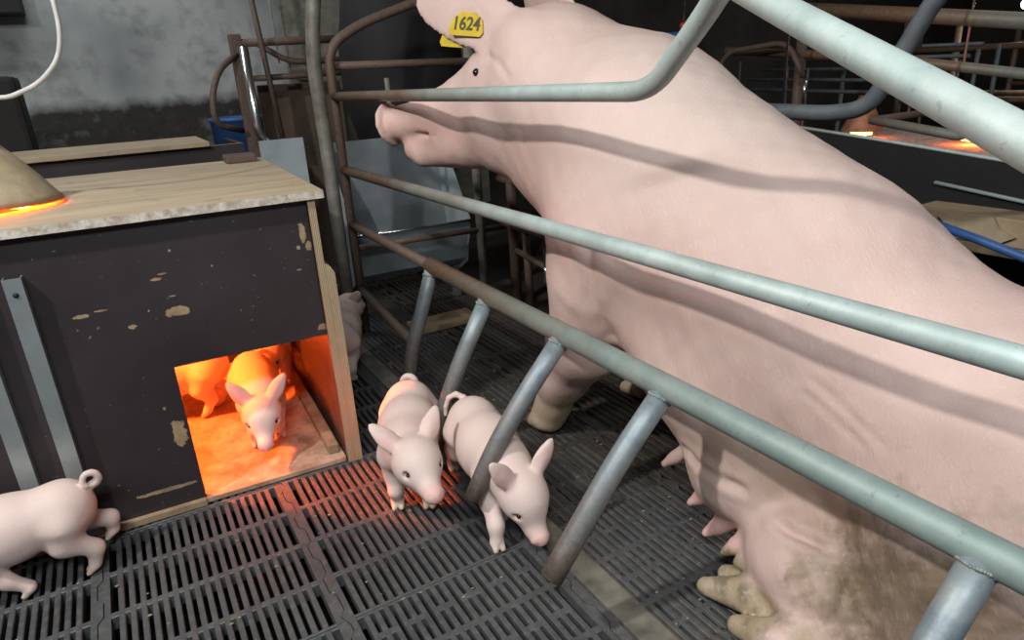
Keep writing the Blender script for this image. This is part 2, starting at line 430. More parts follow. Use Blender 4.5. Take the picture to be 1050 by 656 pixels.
# ---- slatted floor panels (each lifts out)
def add_rib(bm, x0, x1, y0, y1, z1=0., z0=-.035, ch=.0018):
    """bar along y with chamfered top edges and tapered foot"""
    t = .0015
    prof = [(x0+t, z0), (x0, z1-ch), (x0+ch, z1), (x1-ch, z1), (x1, z1-ch), (x1-t, z0)]
    a = [bm.verts.new((x, y0, z)) for x, z in prof]; b = [bm.verts.new((x, y1, z)) for x, z in prof]
    for i in range(6): bm.faces.new((a[i], a[(i+1) % 6], b[(i+1) % 6], b[i]))
    bm.faces.new(a[::-1]); bm.faces.new(b)
def add_cross(bm, y0, y1, x0, x1, z1=-.0006, z0=-.032, ch=.0018):
    prof = [(y0, z0), (y0, z1-ch), (y0+ch, z1), (y1-ch, z1), (y1, z1-ch), (y1, z0)]
    a = [bm.verts.new((x0, y, z)) for y, z in prof]; b = [bm.verts.new((x1, y, z)) for y, z in prof]
    for i in range(6): bm.faces.new((a[i], a[(i+1) % 6], b[(i+1) % 6], b[i]))
    bm.faces.new(a[::-1]); bm.faces.new(b)
def jig_edge(bm, xe, side, y0, y1, wbase, z1=0., z0=-.035):
    """wide solid margin whose outer edge runs in a jigsaw wave"""
    n = 9; pts = []
    for i in range(n*4+1):
        y = y0+(y1-y0)*i/(n*4); ph = (i % 8)/8
        wv = (.0055 if .25 <= ph < .75 else -.0055) if 0 < i < n*4 else 0
        pts.append((xe+wv, y))
    inner = xe+side*wbase
    out = [(x-(-side)*.0009, y) for x, y in pts]
    lo_t = [bm.verts.new((x, y, z1)) for x, y in out]; in_t = [bm.verts.new((inner, y, z1)) for x, y in out]
    lo_b = [bm.verts.new((x, y, z0)) for x, y in out]; in_b = [bm.verts.new((inner, y, z0)) for x, y in out]
    for i in range(len(out)-1):
        bm.faces.new((lo_t[i], lo_t[i+1], in_t[i+1], in_t[i])); bm.faces.new((lo_t[i], lo_b[i], lo_b[i+1], lo_t[i+1])); bm.faces.new((in_t[i], in_t[i+1], in_b[i+1], in_b[i]))
def slat_panel(wx, wy, rows, pitch, bar, jig=True, alt=False, cross=.016):
    bm = bmesh.new(); mrg = .018
    if jig: jig_edge(bm, 0, 1, 0, wy, mrg); jig_edge(bm, wx, -1, 0, wy, mrg)
    else: add_rib(bm, .001, mrg, .001, wy-.001); add_rib(bm, wx-mrg, wx-.001, .001, wy-.001)
    n = int(round((wx-2*mrg)/pitch)); p = (wx-2*mrg)/n
    for i in range(1, n): add_rib(bm, mrg+i*p-bar/2, mrg+i*p+bar/2, .004, wy-.004)
    for r in range(rows+1):
        y = wy*r/rows; a, b = y-cross/2, y+cross/2
        if r == 0: a, b = .0012, cross*.5
        if r == rows: a, b = wy-cross*.5, wy-.0012
        add_cross(bm, a, b, .004 if not jig else .008, wx-(.004 if not jig else .008))
    if alt:
        for r in range(rows):
            yc = wy*(r+.5)/rows
            for i in range(n):
                if i % 3 != 0: add_cross(bm, yc-.008, yc+.008, mrg+i*p, mrg+(i+1)*p)
    bmesh.ops.recalc_face_normals(bm, faces=bm.faces[:])
    return bm_mesh(bm)
PW, PH = .4225, .5775
pm = slat_panel(PW, PH, 4, .0208, .0117); pa = slat_panel(PW, PH, 4, .0208, .0117, True, True)
for me in (pm, pa): me.materials.append(MAT['slat'])
for ix in range(-5, 2):
    for iy in range(-3, 5):
        x, y = .2+ix*PW, 1.085+iy*PH
        o = obj('floor_panel', pa if (iy < 0 and ix >= 0) or (iy < -1) else pm, None, fl); o.location = (x, y, random.uniform(-.0012, .0012))
CW, CH = .365, .47
cm = slat_panel(CW, CH, 2, .0255, .0165, False, False, .022); cm.materials.append(MAT['iron'])
for ix in range(2):
    for iy in range(-5, 8):
        o = obj('iron_floor_panel', cm, None, fl); o.location = (.708+ix*CW, .667+iy*CH, random.uniform(-.0015, .0015))
tag(obj('trim_1', box((.6455, YF+.05, -.05), (.7065, YB-.1, .004), .004), MAT['beam']), 'dirty concrete support beam between the two slatted floors', None, None, 'structure')
# floor of the neighbouring pens (too far to tell bars apart)
tag(obj('floor_far', box((1.445, YF+.05, -.06), (XR, YB, -.004)), MAT['iron']), 'dark floor of the pens beyond the sow', None, None, 'structure')
# feed crumbs
bm = bmesh.new()
for i in range(170):
    if random.random() < .72: x, y = random.uniform(.72, 1.42), random.uniform(.6, 2.6)
    else: x, y = random.uniform(-.4, .62), random.uniform(.9, 1.66)
    s = random.uniform(.0015, .0038)
    bmesh.ops.create_icosphere(bm, subdivisions=1, radius=s, matrix=Matrix.Translation((x, y, s*.5)) @ Matrix.Diagonal((1.4, .8, .5, 1)))
tag(obj('feed_crumbs', bm_mesh(bm), simple('feed_crumb', (.20, .16, .09), (.36, .31, .2), 50, .9)), 'tiny scattered feed crumbs on the slatted floor', 'feed crumbs', None, 'stuff')

# ================================================================== CREEP BOX
bx = empty('creep_box', 'dark film-faced plywood creep box with glowing doorway and bare wooden lid', 'creep box', None, (.405, 1.672, 0))
BX0, BX1, BY0, BY1, BZ = -.62, .405, 1.663, 2.60, .735
TH = .018
# front panel: L shaped (doorway at its lower right), split in two boards of the one sheet outline
pts = [(BX0, .008), (.022, .008), (.022, .382), (BX1-TH-.002, .382), (BX1-TH-.002, BZ), (BX0, BZ)]
bm = poly_prism(pts, BY0, BY0+TH, 'y')
for f in bm.faces: f.material_index = 0 if abs(f.normal.y) > .5 else 1
part('front_panel', bm_mesh(bm), [MAT['film'], MAT['edge']], bx)
def panel(name, a, b, thin):
    mi = [1]*6
    for i in {'x': (3, 5), 'y': (2, 4), 'z': (0, 1)}[thin]: mi[i] = 0
    return part(name, box(a, b, 0, mi), [MAT['film'], MAT['edge']], bx)
panel('side_panel', (BX1-TH, BY0-.012, 0), (BX1, BY1, BZ), 'x')
panel('side_panel', (BX0, BY0+TH+.001, 0), (BX0+TH, BY1, BZ), 'x')
panel('back_panel', (BX0+TH+.001, BY1-TH, 0), (BX1-TH-.001, BY1, BZ), 'y')
# doubled strip beside the doorway
bm = poly_prism([(.0, .0), (.022, .0), (.022, .545), (.012, .565), (.0, .572)], BY0-.012, BY0+.075, 'y')
bmesh.ops.translate(bm, verts=bm.verts[:], vec=(BX1+.0005, 0, 0))
part('door_jamb_strip', bm_mesh(bm), MAT['edge'], bx)
# lid with the lamp hole
HX, HY, HR = -.315, 2.00, .12
bm = bmesh.new(); seg = 32
lx0, lx1, ly0, ly1 = BX0-.02, BX1+.022, BY0-.022, BY1+.02
def ring(z):
    inn = [bm.verts.new((HX+HR*math.cos(2*math.pi*k/seg), HY+HR*math.sin(2*math.pi*k/seg), z)) for k in range(seg)]
    out = []
    for k in range(seg):
        a = 2*math.pi*k/seg; c, s = math.cos(a), math.sin(a)
        ts = []
        if c > 1e-6: ts.append((lx1-HX)/c)
        if c < -1e-6: ts.append((lx0-HX)/c)
        if s > 1e-6: ts.append((ly1-HY)/s)
        if s < -1e-6: ts.append((ly0-HY)/s)
        t = min(ts); out.append(bm.verts.new((HX+c*t, HY+s*t, z)))
    # snap nearest outline points to the corners
    for cx in (lx0, lx1):
        for cy in (ly0, ly1):
            v = min(out, key=lambda q: (q.co.x-cx)**2+(q.co.y-cy)**2); v.co.x, v.co.y = cx, cy
    return inn, out
i0, o0 = ring(BZ+.001); i1, o1 = ring(BZ+.020)
for k in range(seg):
    j = (k+1) % seg
    bm.faces.new((i1[k], o1[k], o1[j], i1[j])).material_index = 0
    bm.faces.new((i0[k], i0[j], o0[j], o0[k])).material_index = 0
    bm.faces.new((o0[k], o0[j], o1[j], o1[k])).material_index = 1
    bm.faces.new((i0[k], i1[k], i1[j], i0[j])).material_index = 1
bmesh.ops.recalc_face_normals(bm, faces=bm.faces[:])
part('lid', bm_mesh(bm), [MAT['lid'], MAT['worn_edge']], bx)
part('floor_board', box((BX0+.02, BY0-.004, .002), (BX1-TH-.002, BY1-.02, .016), .002), MAT['boxfloor'], bx)
part('floor_lath', box((.345, BY0+.03, .0165), (.375, BY0+.50, .045), .004), MAT['wood'], bx)
part('sill_strip', box((BX0, BY0-.016, .002), (.0215, BY0-.001, .02), .002), MAT['wood'], bx)
cb = part('corner_block', box((.30, BY1-.12, BZ+.0205), (.40, BY1-.01, BZ+.045), .006), MAT['brownboard'], bx)
# aluminium channels holding the front panel
for x in (-.228, -.315):
    bm = bmesh.new()
    prof = [(-.017, 0), (.017, 0), (.017, -.024), (.0145, -.024), (.0145, -.003), (-.0145, -.003), (-.0145, -.024), (-.017, -.024)]
    a = [bm.verts.new((x+u, BY0-.0253-v, .02)) for u, v in prof]; b = [bm.verts.new((x+u, BY0-.0253-v, .655)) for u, v in prof]
    for i in range(8): bm.faces.new((a[i], a[(i+1) % 8], b[(i+1) % 8], b[i]))
    bm.faces.new(a[::-1]); bm.faces.new(b); bmesh.ops.recalc_face_normals(bm, faces=bm.faces[:])
    ch = part('guide_channel', bm_mesh(bm), MAT['alu'], bx)
    for z in (.62, .1): sub('screw', lathe([(0, .003), (.004, .0028), (.006, 0)], 12, (x, BY0-.0253, z), (0, -1, 0)), MAT['black'], ch)

bx.rotation_euler = (0, 0, math.radians(-2.5))
# ================================================================== HEAT LAMP
hv = Matrix.Rotation(math.radians(-2.5), 3, 'Z') @ Vector((HX-.405, HY-1.672, 0)); HX, HY = .405+hv.x, 1.672+hv.y
hl = empty('heat_lamp', 'dusty beige cone heat lamp standing tilted on the creep box lid', 'heat lamp', None, (HX, HY, BZ+.02))
tilt = Vector((.05, .02, 1)).normalized()
base = Vector((HX, HY, BZ+.037))
prof = [(.176, 0), (.179, .004), (.171, .016), (.142, .056), (.106, .100), (.074, .134), (.066, .142)]
inn = [(r-.003, h) for r, h in prof[::-1]]
part('reflector', lathe(prof+inn, 48, base, tilt), MAT['lampshell'], hl)
part('rim', lathe([(.174, -.002), (.180, -.002), (.183, .003), (.178, .008)], 48, base, tilt), MAT['copper'], hl)
part('collar', lathe([(.068, .138), (.076, .140), (.076, .146), (.066, .148)], 40, base, tilt), MAT['copper'], hl)
nk = [(.066, .142)]
for i in range(5): nk += [(.066-.003*i, .150+i*.011), (.058-.003*i, .153+i*.011), (.058-.003*i, .156+i*.011), (.066-.003*i, .159+i*.011)]
nk += [(.03, .212), (.012, .222), (.0, .223)]
part('neck', lathe(nk, 40, base, tilt), MAT['lampshell'], hl)
part('bulb', lathe([(0, -.052), (.02, -.050), (.036, -.038), (.042, -.014), (.036, .02), (.024, .06), (.016, .118), (0, .118)], 28, base, tilt), MAT['bulb'], hl)
top = base+tilt*.22
part('cord', tube([top, (-.235, 2.03, 1.02), (-.18, 2.0, 1.0), (-.10, 1.96, 1.03), (-.05, 1.94, 1.08), (-.032, 1.94, 1.14), (-.030, 1.95, 1.25), (-.06, 2.0, 1.8), (-.08, 2.05, ZC)], .0055, .06, 10), MAT['cord'], hl)
il = light('infrared_bulb_light', 'POINT', (0, 0, 0), 125, (1, .12, .016), shadow_soft_size=.03)
il.parent = hl; il.location = base+tilt*-.085-hl.location

# ================================================================== FARROWING CRATE
cr = empty('farrowing_crate', 'welded steel pipe farrowing crate with curved finger bars around the sow', 'crate', None, (.77, 2.6, 0))
XN, XF, YE = .77, 1.45, 2.6
part('top_rail', tube([(XN, YE, .945), (XN, .865, .957), (.735, .715, 1.062), (.712, .664, 1.092), (.545, .225, .932), (.47, .03, .86)], .0165, .055, 20), MAT['galv'], cr)
part('middle_rail', tube([(XN, YE, .675), (XN, -.6, .692)], .0178, 0, 20), MAT['galv'], cr)
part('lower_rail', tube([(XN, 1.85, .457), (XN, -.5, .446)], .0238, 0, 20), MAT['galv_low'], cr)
part('telescopic_rail', tube([(XN, YE, .462), (XN+.012, 1.80, .447)], .0175), MAT['rusty'], cr)
part('bottom_rail', tube([(XN-.005, YE, .20), (XN-.075, 1.845, .21)], .0145), MAT['rusty'], cr)
for y, q in ((1.838, ((.722, .317), (.676, .199), (.657, .097))), (1.484, ((.670, .278), (.605, .140), (.588, .055))), (1.138, ((.657, .325), (.576, .219), (.522, .125))), (.813, ((.664, .341), (.576, .232), (.510, .150))), (.28, ((.69, .36), (.60, .25), (.53, .15)))):
    f = part('finger_bar', tube([(XN, y, .446)]+[(a, y, b) for a, b in q], .0215, .09, 18), MAT['finger'], cr)
    bm = bmesh.new(); d = Vector((q[0][0]-XN, 0, q[0][1]-.446)).normalized(); e = Vector((0, 1, 0)); g = d.cross(e)
    for k in range(40):
        a = 2*math.pi*k/40; c = Vector((XN, y, .446))+d*.0225+(e*math.cos(a)+g*math.sin(a))*.0215-d*.004*abs(math.cos(a))
        bmesh.ops.create_icosphere(bm, subdivisions=1, radius=random.uniform(.0024, .0038), matrix=Matrix.Translation(c))
    sub('weld_bead', bm_mesh(bm, smooth=True), MAT['weld'], f)
part('corner_post', tube([(XN, YE+.01, 0), (XN, YE+.01, 1.115), (.90, YE+.01, 1.19), (1.15, YE+.01, 1.27), (XF, YE+.01, 1.28)], .0175, .07, 18), MAT['rusty'], cr)
part('gate_post', tube([(.715, YE+.02, 0), (.718, YE+.02, .75), (.714, YE+.02, 1.06), (.735, YE+.02, 1.22), (.80, YE+.02, 1.5)], .026, .13, 16), MAT['greyflat'], cr)
part('gate_bar', tube([(XN, YE+.03, 1.052), (XF+.02, YE+.03, 1.045)], .0145), MAT['rusty'], cr)
part('gate_bar', tube([(XN, YE+.04, .355), (XF+.05, YE+.04, .338)], .0125), MAT['rusty'], cr)
part('gate_upright', tube([(1.0, YE+.05, .74), (1.0, YE+.05, 1.0)], .010), MAT['greyflat'], cr)
part('gate_upright', tube([(1.36, YE+.04, 0), (1.36, YE+.04, 1.25)], .02), MAT['greyflat'], cr)
# far side
part('top_rail', tube([(XF, YE, .90), (XF, 1.02, .868), (XF, .925, .882), (XF, .872, .985), (XF, .80, 1.12), (XF, .2, 1.10)], .0185, .06, 18), MAT['dim'], cr)
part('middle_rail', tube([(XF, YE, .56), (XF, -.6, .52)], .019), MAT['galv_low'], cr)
part('lower_rail', tube([(XF, YE, .37), (XF, -.5, .37)], .022), MAT['rusty'], cr)
for y in (2.4, 2.05): part('finger_bar', tube([(XF, y, .37), (XF+.01, y, .0)], .017), MAT['rusty'], cr)
part('far_post', tube([(XF, 2.5, 0), (XF, 2.5, .9)], .024), MAT['rusty'], cr)
part('far_brace', tube([(XF, 2.5, .26), (XF-.02, 2.2, .24), (XF-.02, 1.9, .2)], .013, .08), MAT['rusty'], cr)
# drinker nipple
dn = empty('drinker_nipple', 'small chrome drinker nipple on a pipe before the sow\'s chest', 'drinker', None, (1.38, 2.14, .2))
part('supply_pipe', tube([(1.38, 2.14, .62), (1.38, 2.14, .27)], .009), MAT['rusty'], dn)
part('nipple', lathe([(0, .27), (.011, .27), (.012, .245), (.008, .24), (.013, .215), (.009, .2), (0, .2)], 16, (1.38, 2.14, 0)), MAT['chrome'], dn)
# trough
tr = empty('feed_trough', 'blue-grey galvanised sheet feed trough at the head of the crate', 'trough', None, (1.1, 2.8, .2))
def sheet(name, prof, x0, x1, t=.004):
    bm = bmesh.new()
    a = [bm.verts.new((x0, y, z)) for y, z in prof]; b = [bm.verts.new((x1, y, z)) for y, z in prof]
    for i in range(len(prof)-1): bm.faces.new((a[i], b[i], b[i+1], a[i+1]))
    bmesh.ops.solidify(bm, geom=bm.faces[:], thickness=t)
    bmesh.ops.recalc_face_normals(bm, faces=bm.faces[:])
    return part(name, bm_mesh(bm), MAT['trough'], tr)
sheet('trough_shell', [(2.68, .385), (2.69, .36), (2.74, .20), (2.82, .15), (2.89, .18), (2.95, .44), (2.97, .75)], .80, 1.33)
part('trough_lip', tube([(.80, 2.675, .392), (1.33, 2.675, .383)], .006), MAT['chrome'], tr)
for x in (.798, 1.332):
    bm = poly_prism([(2.68, .385), (2.74, .18), (2.82, .13), (2.90, .16), (2.96, .44), (2.98, .75), (2.92, .75)], x-.003, x+.003, 'x'); part('end_plate', bm_mesh(bm), MAT['trough'], tr)
for x in (.83, 1.30): part('foot', box((x-.015, 2.80, 0), (x+.015, 2.84, .149), .003), MAT['dim'], tr)
# black hopper drum behind it
hp = empty('feed_hopper', 'big black round feed hopper behind the trough, left of the sow\'s head', 'hopper', None, (1.33, 3.45, .6))
part('drum', lathe([(0, .62), (.18, .62), (.25, .70), (.30, .9), (.295, 1.15), (.25, 1.4), (.16, 1.55), (0, 1.56)], 40, (1.34, 3.32, 0)), MAT['black'], hp)
part('stand', tube([(1.34, 3.32, .0), (1.34, 3.32, .64)], .04), MAT['black'], hp)
pb = tag(obj('partition_board', box((.93, 3.9, .2), (2.1, 3.94, 1.9), .003), MAT['greyflat']), 'pale grey board standing behind the black hopper', 'board')
fp = tag(obj('floor_plank', box((.93, 2.42, .002), (1.22, 2.56, .025), .006), MAT['wood']), 'worn wooden plank lying under the feed trough', 'plank')

# ================================================================== SOW
CX = 1.155
u = (0, math.cos(math.radians(27)), math.sin(math.radians(27))); nrm = (0, -math.sin(math.radians(27)), math.cos(math.radians(27)))
RB = frame3(u, nrm)              # rows: along body, side, up
f = Flesh(.0068)
f.ell((CX, 1.22, .725), (.40, .250, .265), RB, .10)
f.ell((CX, .86, .515), (.44, .272, .300), RB, .12)
f.ell((CX+.01, .40, .330), (.36, .28, .275), RB, .10)
f.cone((CX-.01, 1.37, .838), (1.11, 1.60, .925), .238, .205, .09)
f.cone((1.04, 1.68, .815), (1.10, 1.42, .72), .115, .19, .06)
# head turned towards the near rails
f.cone((1.095, 1.62, .97), (1.05, 1.735, .965), .185, .133, .08)
f.cone((1.035, 1.765, .965), (.905, 1.965, .880), .120, .070, .06)
f.cone((.905, 1.965, .880), (.815, 2.105, .862), .070, .053, .04)
f.ell((.800, 2.126, .860), (.014, .076, .070), frame3((-.52, .80, -.16), (0, 0, 1)), .008)
f.cone((1.04, 1.74, .84), (.868, 2.025, .772), .125, .044, .05)
f.cone((.865, 2.03, .778), (.847, 2.058, .782), .038, .033, .03)
f.ell((.995, 1.72, .86), (.10, .10, .12), None, .06)
# mouth groove
f.cone((.79, 2.05, .818), (.868, 1.915, .842), .007, .009, .010, True)
def ear(base, tip, side, wid, th, k=.03):
    b, t = np.array(base), np.array(tip); d = t-b; L = np.linalg.norm(d); c = b+d*.5
    R = frame3(d, side)
    f.ell(c, (L*.56, wid*.12+th*.5, wid), R, k)
ear((.985, 1.60, 1.085), (.872, 1.965, 1.212), (.35, -.15, 1), .082, .010, .02)
ear((1.22, 1.66, 1.10), (1.24, 1.98, 1.20), (-.3, -.1, 1), .10, .012)
f.ell((.99, 1.60, 1.065), (.062, .075, .065), None, .05)
# front legs
for X in (.975, 1.335):
    f.ell((X, 1.23, .60), (.135, .18, .22), None, .08)
    f.chain([((X-.01, 1.25, .50), .132), ((X-.015, 1.31, .33), .096), ((X-.025, 1.405, .20), .067), ((X-.03, 1.45, .10), .050)], .04)
    f.cone((X-.03, 1.45, .10), (X-.035, 1.475, .05), .050, .052, .02)
    for s in (-1, 1): f.cone((X-.035+s*.022, 1.47, .045), (X-.037+s*.024, 1.525, .022), .032, .021, .008)
# belly, udder
f.ell((CX-.05, .93, .33), (.20, .30, .16), RB, .07) if False else f.ell((CX-.04, .90, .335), (.34, .24, .17), RB, .08)
f.ell((.955, .585, .125), (.12, .15, .115), None, .035)
f.ell((1.20, .585, .125), (.14, .16, .115), None, .05)
f.ell((.985, .80, .20), (.11, .12, .10), None, .05)
# hind legs (sitting: thigh up against the flank, shank forward along the floor)
f.ell((.985, .37, .285), (.125, .165, .27), frame3((1, 0, 0), (0, -.25, 1)), .035)
f.ell((1.33, .37, .27), (.125, .2, .26), None, .05)
f.chain([((.965, .33, .14), .13), ((.93, .27, .085), .08), ((.865, .46, .055), .052), ((.845, .545, .050), .047)], .03)
for s in (-1, 1): f.cone((.842+s*.025, .555, .046), (.830+s*.029, .640, .026), .041, .020, .005)
f.chain([((1.10, .45, .10), .10), ((.97, .58, .055), .055), ((.898, .645, .052), .048)], .03)
for s in (-1, 1): f.cone((.888+s*.025, .655, .046), (.856+s*.029, .742, .026), .041, .020, .005)
# dew claws
f.cone((.875, .535, .085), (.868, .565, .088), .018, .010, .006); f.cone((.80, .54, .07), (.79, .565, .07), .016, .009, .006)
f.cone((.935, .64, .085), (.92, .672, .09), .018, .010, .006)
# teats
for (x, y, z, s) in ((.972, .951, .163, .95), (.952, .848, .126, .95), (.937, .784, .095, 1.05), (.922, .720, .097, 1.05), (.912, .676, .104, 1.0), (1.2, .95, .13, 1), (1.2, .82, .08, 1)):
    f.chain([((x+.012, y-.012, z+.03), .026*s), ((x-.016, y+.018, z-.006), .0145*s), ((x-.034, y+.036, z-.026), .0105*s)], .018)
V, F = f.build()
def relax_verts(V, F, n=3):
    for it in range(n):
        acc = np.zeros_like(V); c = np.zeros(len(V))
        for i in range(4):
            a, b = F[:, i], F[:, (i+1) % 4]
            for q, r in ((a, b), (b, a)):
                for ax in range(3): acc[:, ax] += np.bincount(q, V[r, ax], len(V))
                c += np.bincount(q, minlength=len(V))
        V = V + .5*(acc/np.maximum(c, 1)[:, None]-V)
    return V
def vnormals(V, F):
    fn = np.cross(V[F[:, 2]]-V[F[:, 0]], V[F[:, 3]]-V[F[:, 1]]); N = np.zeros_like(V)
    for i in range(4):
        for ax in range(3): N[:, ax] += np.bincount(F[:, i], fn[:, ax], len(V))
    return N/np.maximum(np.linalg.norm(N, axis=1), 1e-9)[:, None]
V = relax_verts(V, F, 3); N = vnormals(V, F)
def snap(p): return V[np.argmin(((V-np.array(p))**2).sum(1))]
def crease(pts, width, depth):
    """skin fold along a line laid on the body surface"""
    global V
    P = [snap(p) for p in pts]; d = np.full(len(V), 9.)
    for a, b in zip(P, P[1:]):
        ab = b-a; t = np.clip(((V-a)@ab)/(ab@ab), 0, 1); d = np.minimum(d, np.linalg.norm(V-a-t[:, None]*ab, axis=1))
    x = d/width
    V = V + N*(depth*(-np.exp(-(x*1.6)**2)+.22*np.exp(-((x-1.35)*1.5)**2)))[:, None]
crease([(.90, .87, .25), (.88, .74, .235), (.87, .62, .235), (.87, .50, .235)], .015, .013)
crease([(.88, .62, .50), (.88, .55, .47), (.88, .49, .45)], .010, .002)
crease([(.88, .63, .47), (.88, .57, .445), (.88, .52, .43)], .010, .002)
crease([(.93, 1.67, 1.035), (.935, 1.60, 1.02), (.93, 1.55, .98)], .014, .003)
crease([(.90, 1.14, .40), (.89, 1.17, .52), (.89, 1.16, .62)], .03, .010)
crease([(.88, .50, .24), (.87, .49, .16), (.88, .50, .08)], .014, .008)
ph = np.array([.3, 1.7, 4.2])
V = V + N*(.0022*np.sin(V[:, 0]*31+ph[0])*np.sin(V[:, 1]*27+ph[1])*np.sin(V[:, 2]*29+ph[2])+.0010*np.sin(V[:, 0]*83+1)*np.sin(V[:, 1]*77)*np.sin(V[:, 2]*71+2))[:, None]
def sow_tint(V):
    base = np.array((.60, .43, .382)); c = np.tile(base, (len(V), 1))
    def mx(c, col, m): return c*(1-m)+np.array(col)*m
    c = mx(c, (.62, .495, .44), blob(V, (1.1, 1.0, 1.0), (.5, .7, .35), .8))
    c = mx(c, (.68, .41, .355), blob(V, (.86, 1.98, .84), (.22, .32, .16), .8)*.7)
    c = mx(c, (.66, .41, .36), blob(V, (.92, 1.45, .70), (.2, .3, .2), .8)*.55)
    c = mx(c, (.66, .36, .33), blob(V, (.92, .88, .09), (.10, .22, .10), .5)*.8)
    c = mx(c, (.56, .41, .38), blob(V, (.9, 1.8, 1.14), (.2, .25, .12), .8)*.6)
    rng = np.random.default_rng(3)
    def fbm(scale):
        n = np.zeros(len(V))
        for s, a in ((1, 1.), (2.3, .6), (5.1, .45), (9.7, .3)):
            ph = rng.uniform(0, 6, 9); k = scale*s
            n += a*np.sin(V[:, 0]*k+ph[0]+1.5*np.sin(V[:, 2]*k*.7+ph[1]))*np.sin(V[:, 1]*k*1.1+ph[2]+1.2*np.sin(V[:, 0]*k*.6+ph[3]))*np.sin(V[:, 2]*k*.9+ph[4])
        return n
    # dried manure on thigh, belly side and trotters
    def dirt(p, r, amt, scale):
        m = blob(V, p, r, .9)[:, 0]
        return (np.clip(m*1.35+fbm(scale)*.6*(m > 0)-.2, 0, 1)*amt)[:, None]
    c = mx(c, (.30, .215, .13), dirt((.88, .38, .20), (.26, .25, .27), 1.0, 28))
    c = mx(c, (.42, .31, .21), dirt((.90, .66, .29), (.18, .34, .11), .6, 22))
    c = mx(c, (.15, .105, .06), dirt((.87, .42, .20), (.18, .17, .19), .9, 50))
    c = mx(c, (.48, .36, .26), (np.clip(fbm(38)*1.4-.9, 0, 1)*np.clip((.62-V[:, 2])/.3, 0, 1)*.5)[:, None])
    low = np.clip((.20-V[:, 2])/.12, 0, 1)[:, None]*((V[:, 1] > 1.2)[:, None])
    c = mx(c, (.46, .35, .21), low*.85)
    def seg(a, b, r0, r1):
        a, b = np.array(a), np.array(b); ab = b-a; t = np.clip(((V-a)@ab)/(ab@ab), 0, 1)
        return np.clip((r1-np.linalg.norm(V-a-t[:, None]*ab, axis=1))/(r1-r0), 0, 1)[:, None]
    for a, b in (((.87, .40, .05), (.832, .64, .024)), ((.96, .575, .05), (.858, .742, .026))): c = mx(c, (.31, .245, .14), seg(a, b, .058, .072)*(.72+.28*np.clip(fbm(42)+.3, 0, 1))[:, None]); c = mx(c, (.13, .10, .055), seg(a, b, .058, .072)*np.clip(fbm(60)*1.5-.2, 0, .8)[:, None])
    return np.clip(c, 0, 1)
sw = empty('sow', 'large pink sow sitting upright in the crate, head turned left', 'pig', None, (CX, .7, 0))
part('body', flesh_mesh(V, F, sow_tint, 0), MAT['sow'], sw)
def ball(c, r): 
    bm = bmesh.new(); bmesh.ops.create_uvsphere(bm, u_segments=16, v_segments=10, radius=r, matrix=Matrix.Translation(c)); return bm_mesh(bm, smooth=True)
part('eye', ball(snap((.94, 1.715, .990)), .0105), MAT['dark_eye'], sw)
# ear tags
def ear_tag(cen, uu, vv, w, h, txt=None):
    uu = Vector(uu).normalized(); nn = uu.cross(Vector(vv)).normalized(); vv = nn.cross(uu).normalized()
    bm = bmesh.new()
    out = [(-.5, -.32), (-.42, -.5), (.42, -.5), (.5, -.32), (.42, .15), (.2, .42), (-.2, .42), (-.42, .15)]
    lo = [bm.verts.new(Vector(cen)+uu*a*w+vv*b*h-nn*.0015) for a, b in out]; hi = [bm.verts.new(Vector(cen)+uu*a*w+vv*b*h+nn*.0015) for a, b in out]
    bm.faces.new(lo[::-1]); bm.faces.new(hi)
    for i in range(8): bm.faces.new((lo[i], lo[(i+1) % 8], hi[(i+1) % 8], hi[i]))
    bmesh.ops.recalc_face_normals(bm, faces=bm.faces[:])
    o = part('ear_tag', bm_mesh(bm), MAT['yellow'], sw); o['label'] = 'yellow plastic ear tag'
    if txt:
        cu = bpy.data.curves.new('t', 'FONT'); cu.body = txt; cu.size = h*.72; cu.align_x = 'CENTER'; cu.align_y = 'CENTER'; cu.extrude = .0003; cu.offset = .0012
        to = bpy.data.objects.new('t', cu); COL.objects.link(to); bpy.context.view_layer.update()
        me = bpy.data.meshes.new_from_object(to.evaluated_get(bpy.context.evaluated_depsgraph_get())); bpy.data.objects.remove(to)
        me.transform(Matrix(((uu.x, vv.x, nn.x, cen[0]+nn.x*.002-vv.x*h*.05), (uu.y, vv.y, nn.y, cen[1]+nn.y*.002-vv.y*h*.05), (uu.z, vv.z, nn.z, cen[2]+nn.z*.002-vv.z*h*.05), (0, 0, 0, 1))))
        me.materials.clear(); sub('tag_number', me, MAT['ink'], o)
ear_tag(snap((.885, 1.75, 1.135))+np.array((-.006, -.003, .002)), (.42, -.9, -.12), (.25, .05, 1), .118, .066, '1624')
ear_tag((.905, 1.83, 1.10), (.42, -.9, -.12), (.25, .0, 1), .10, .06)

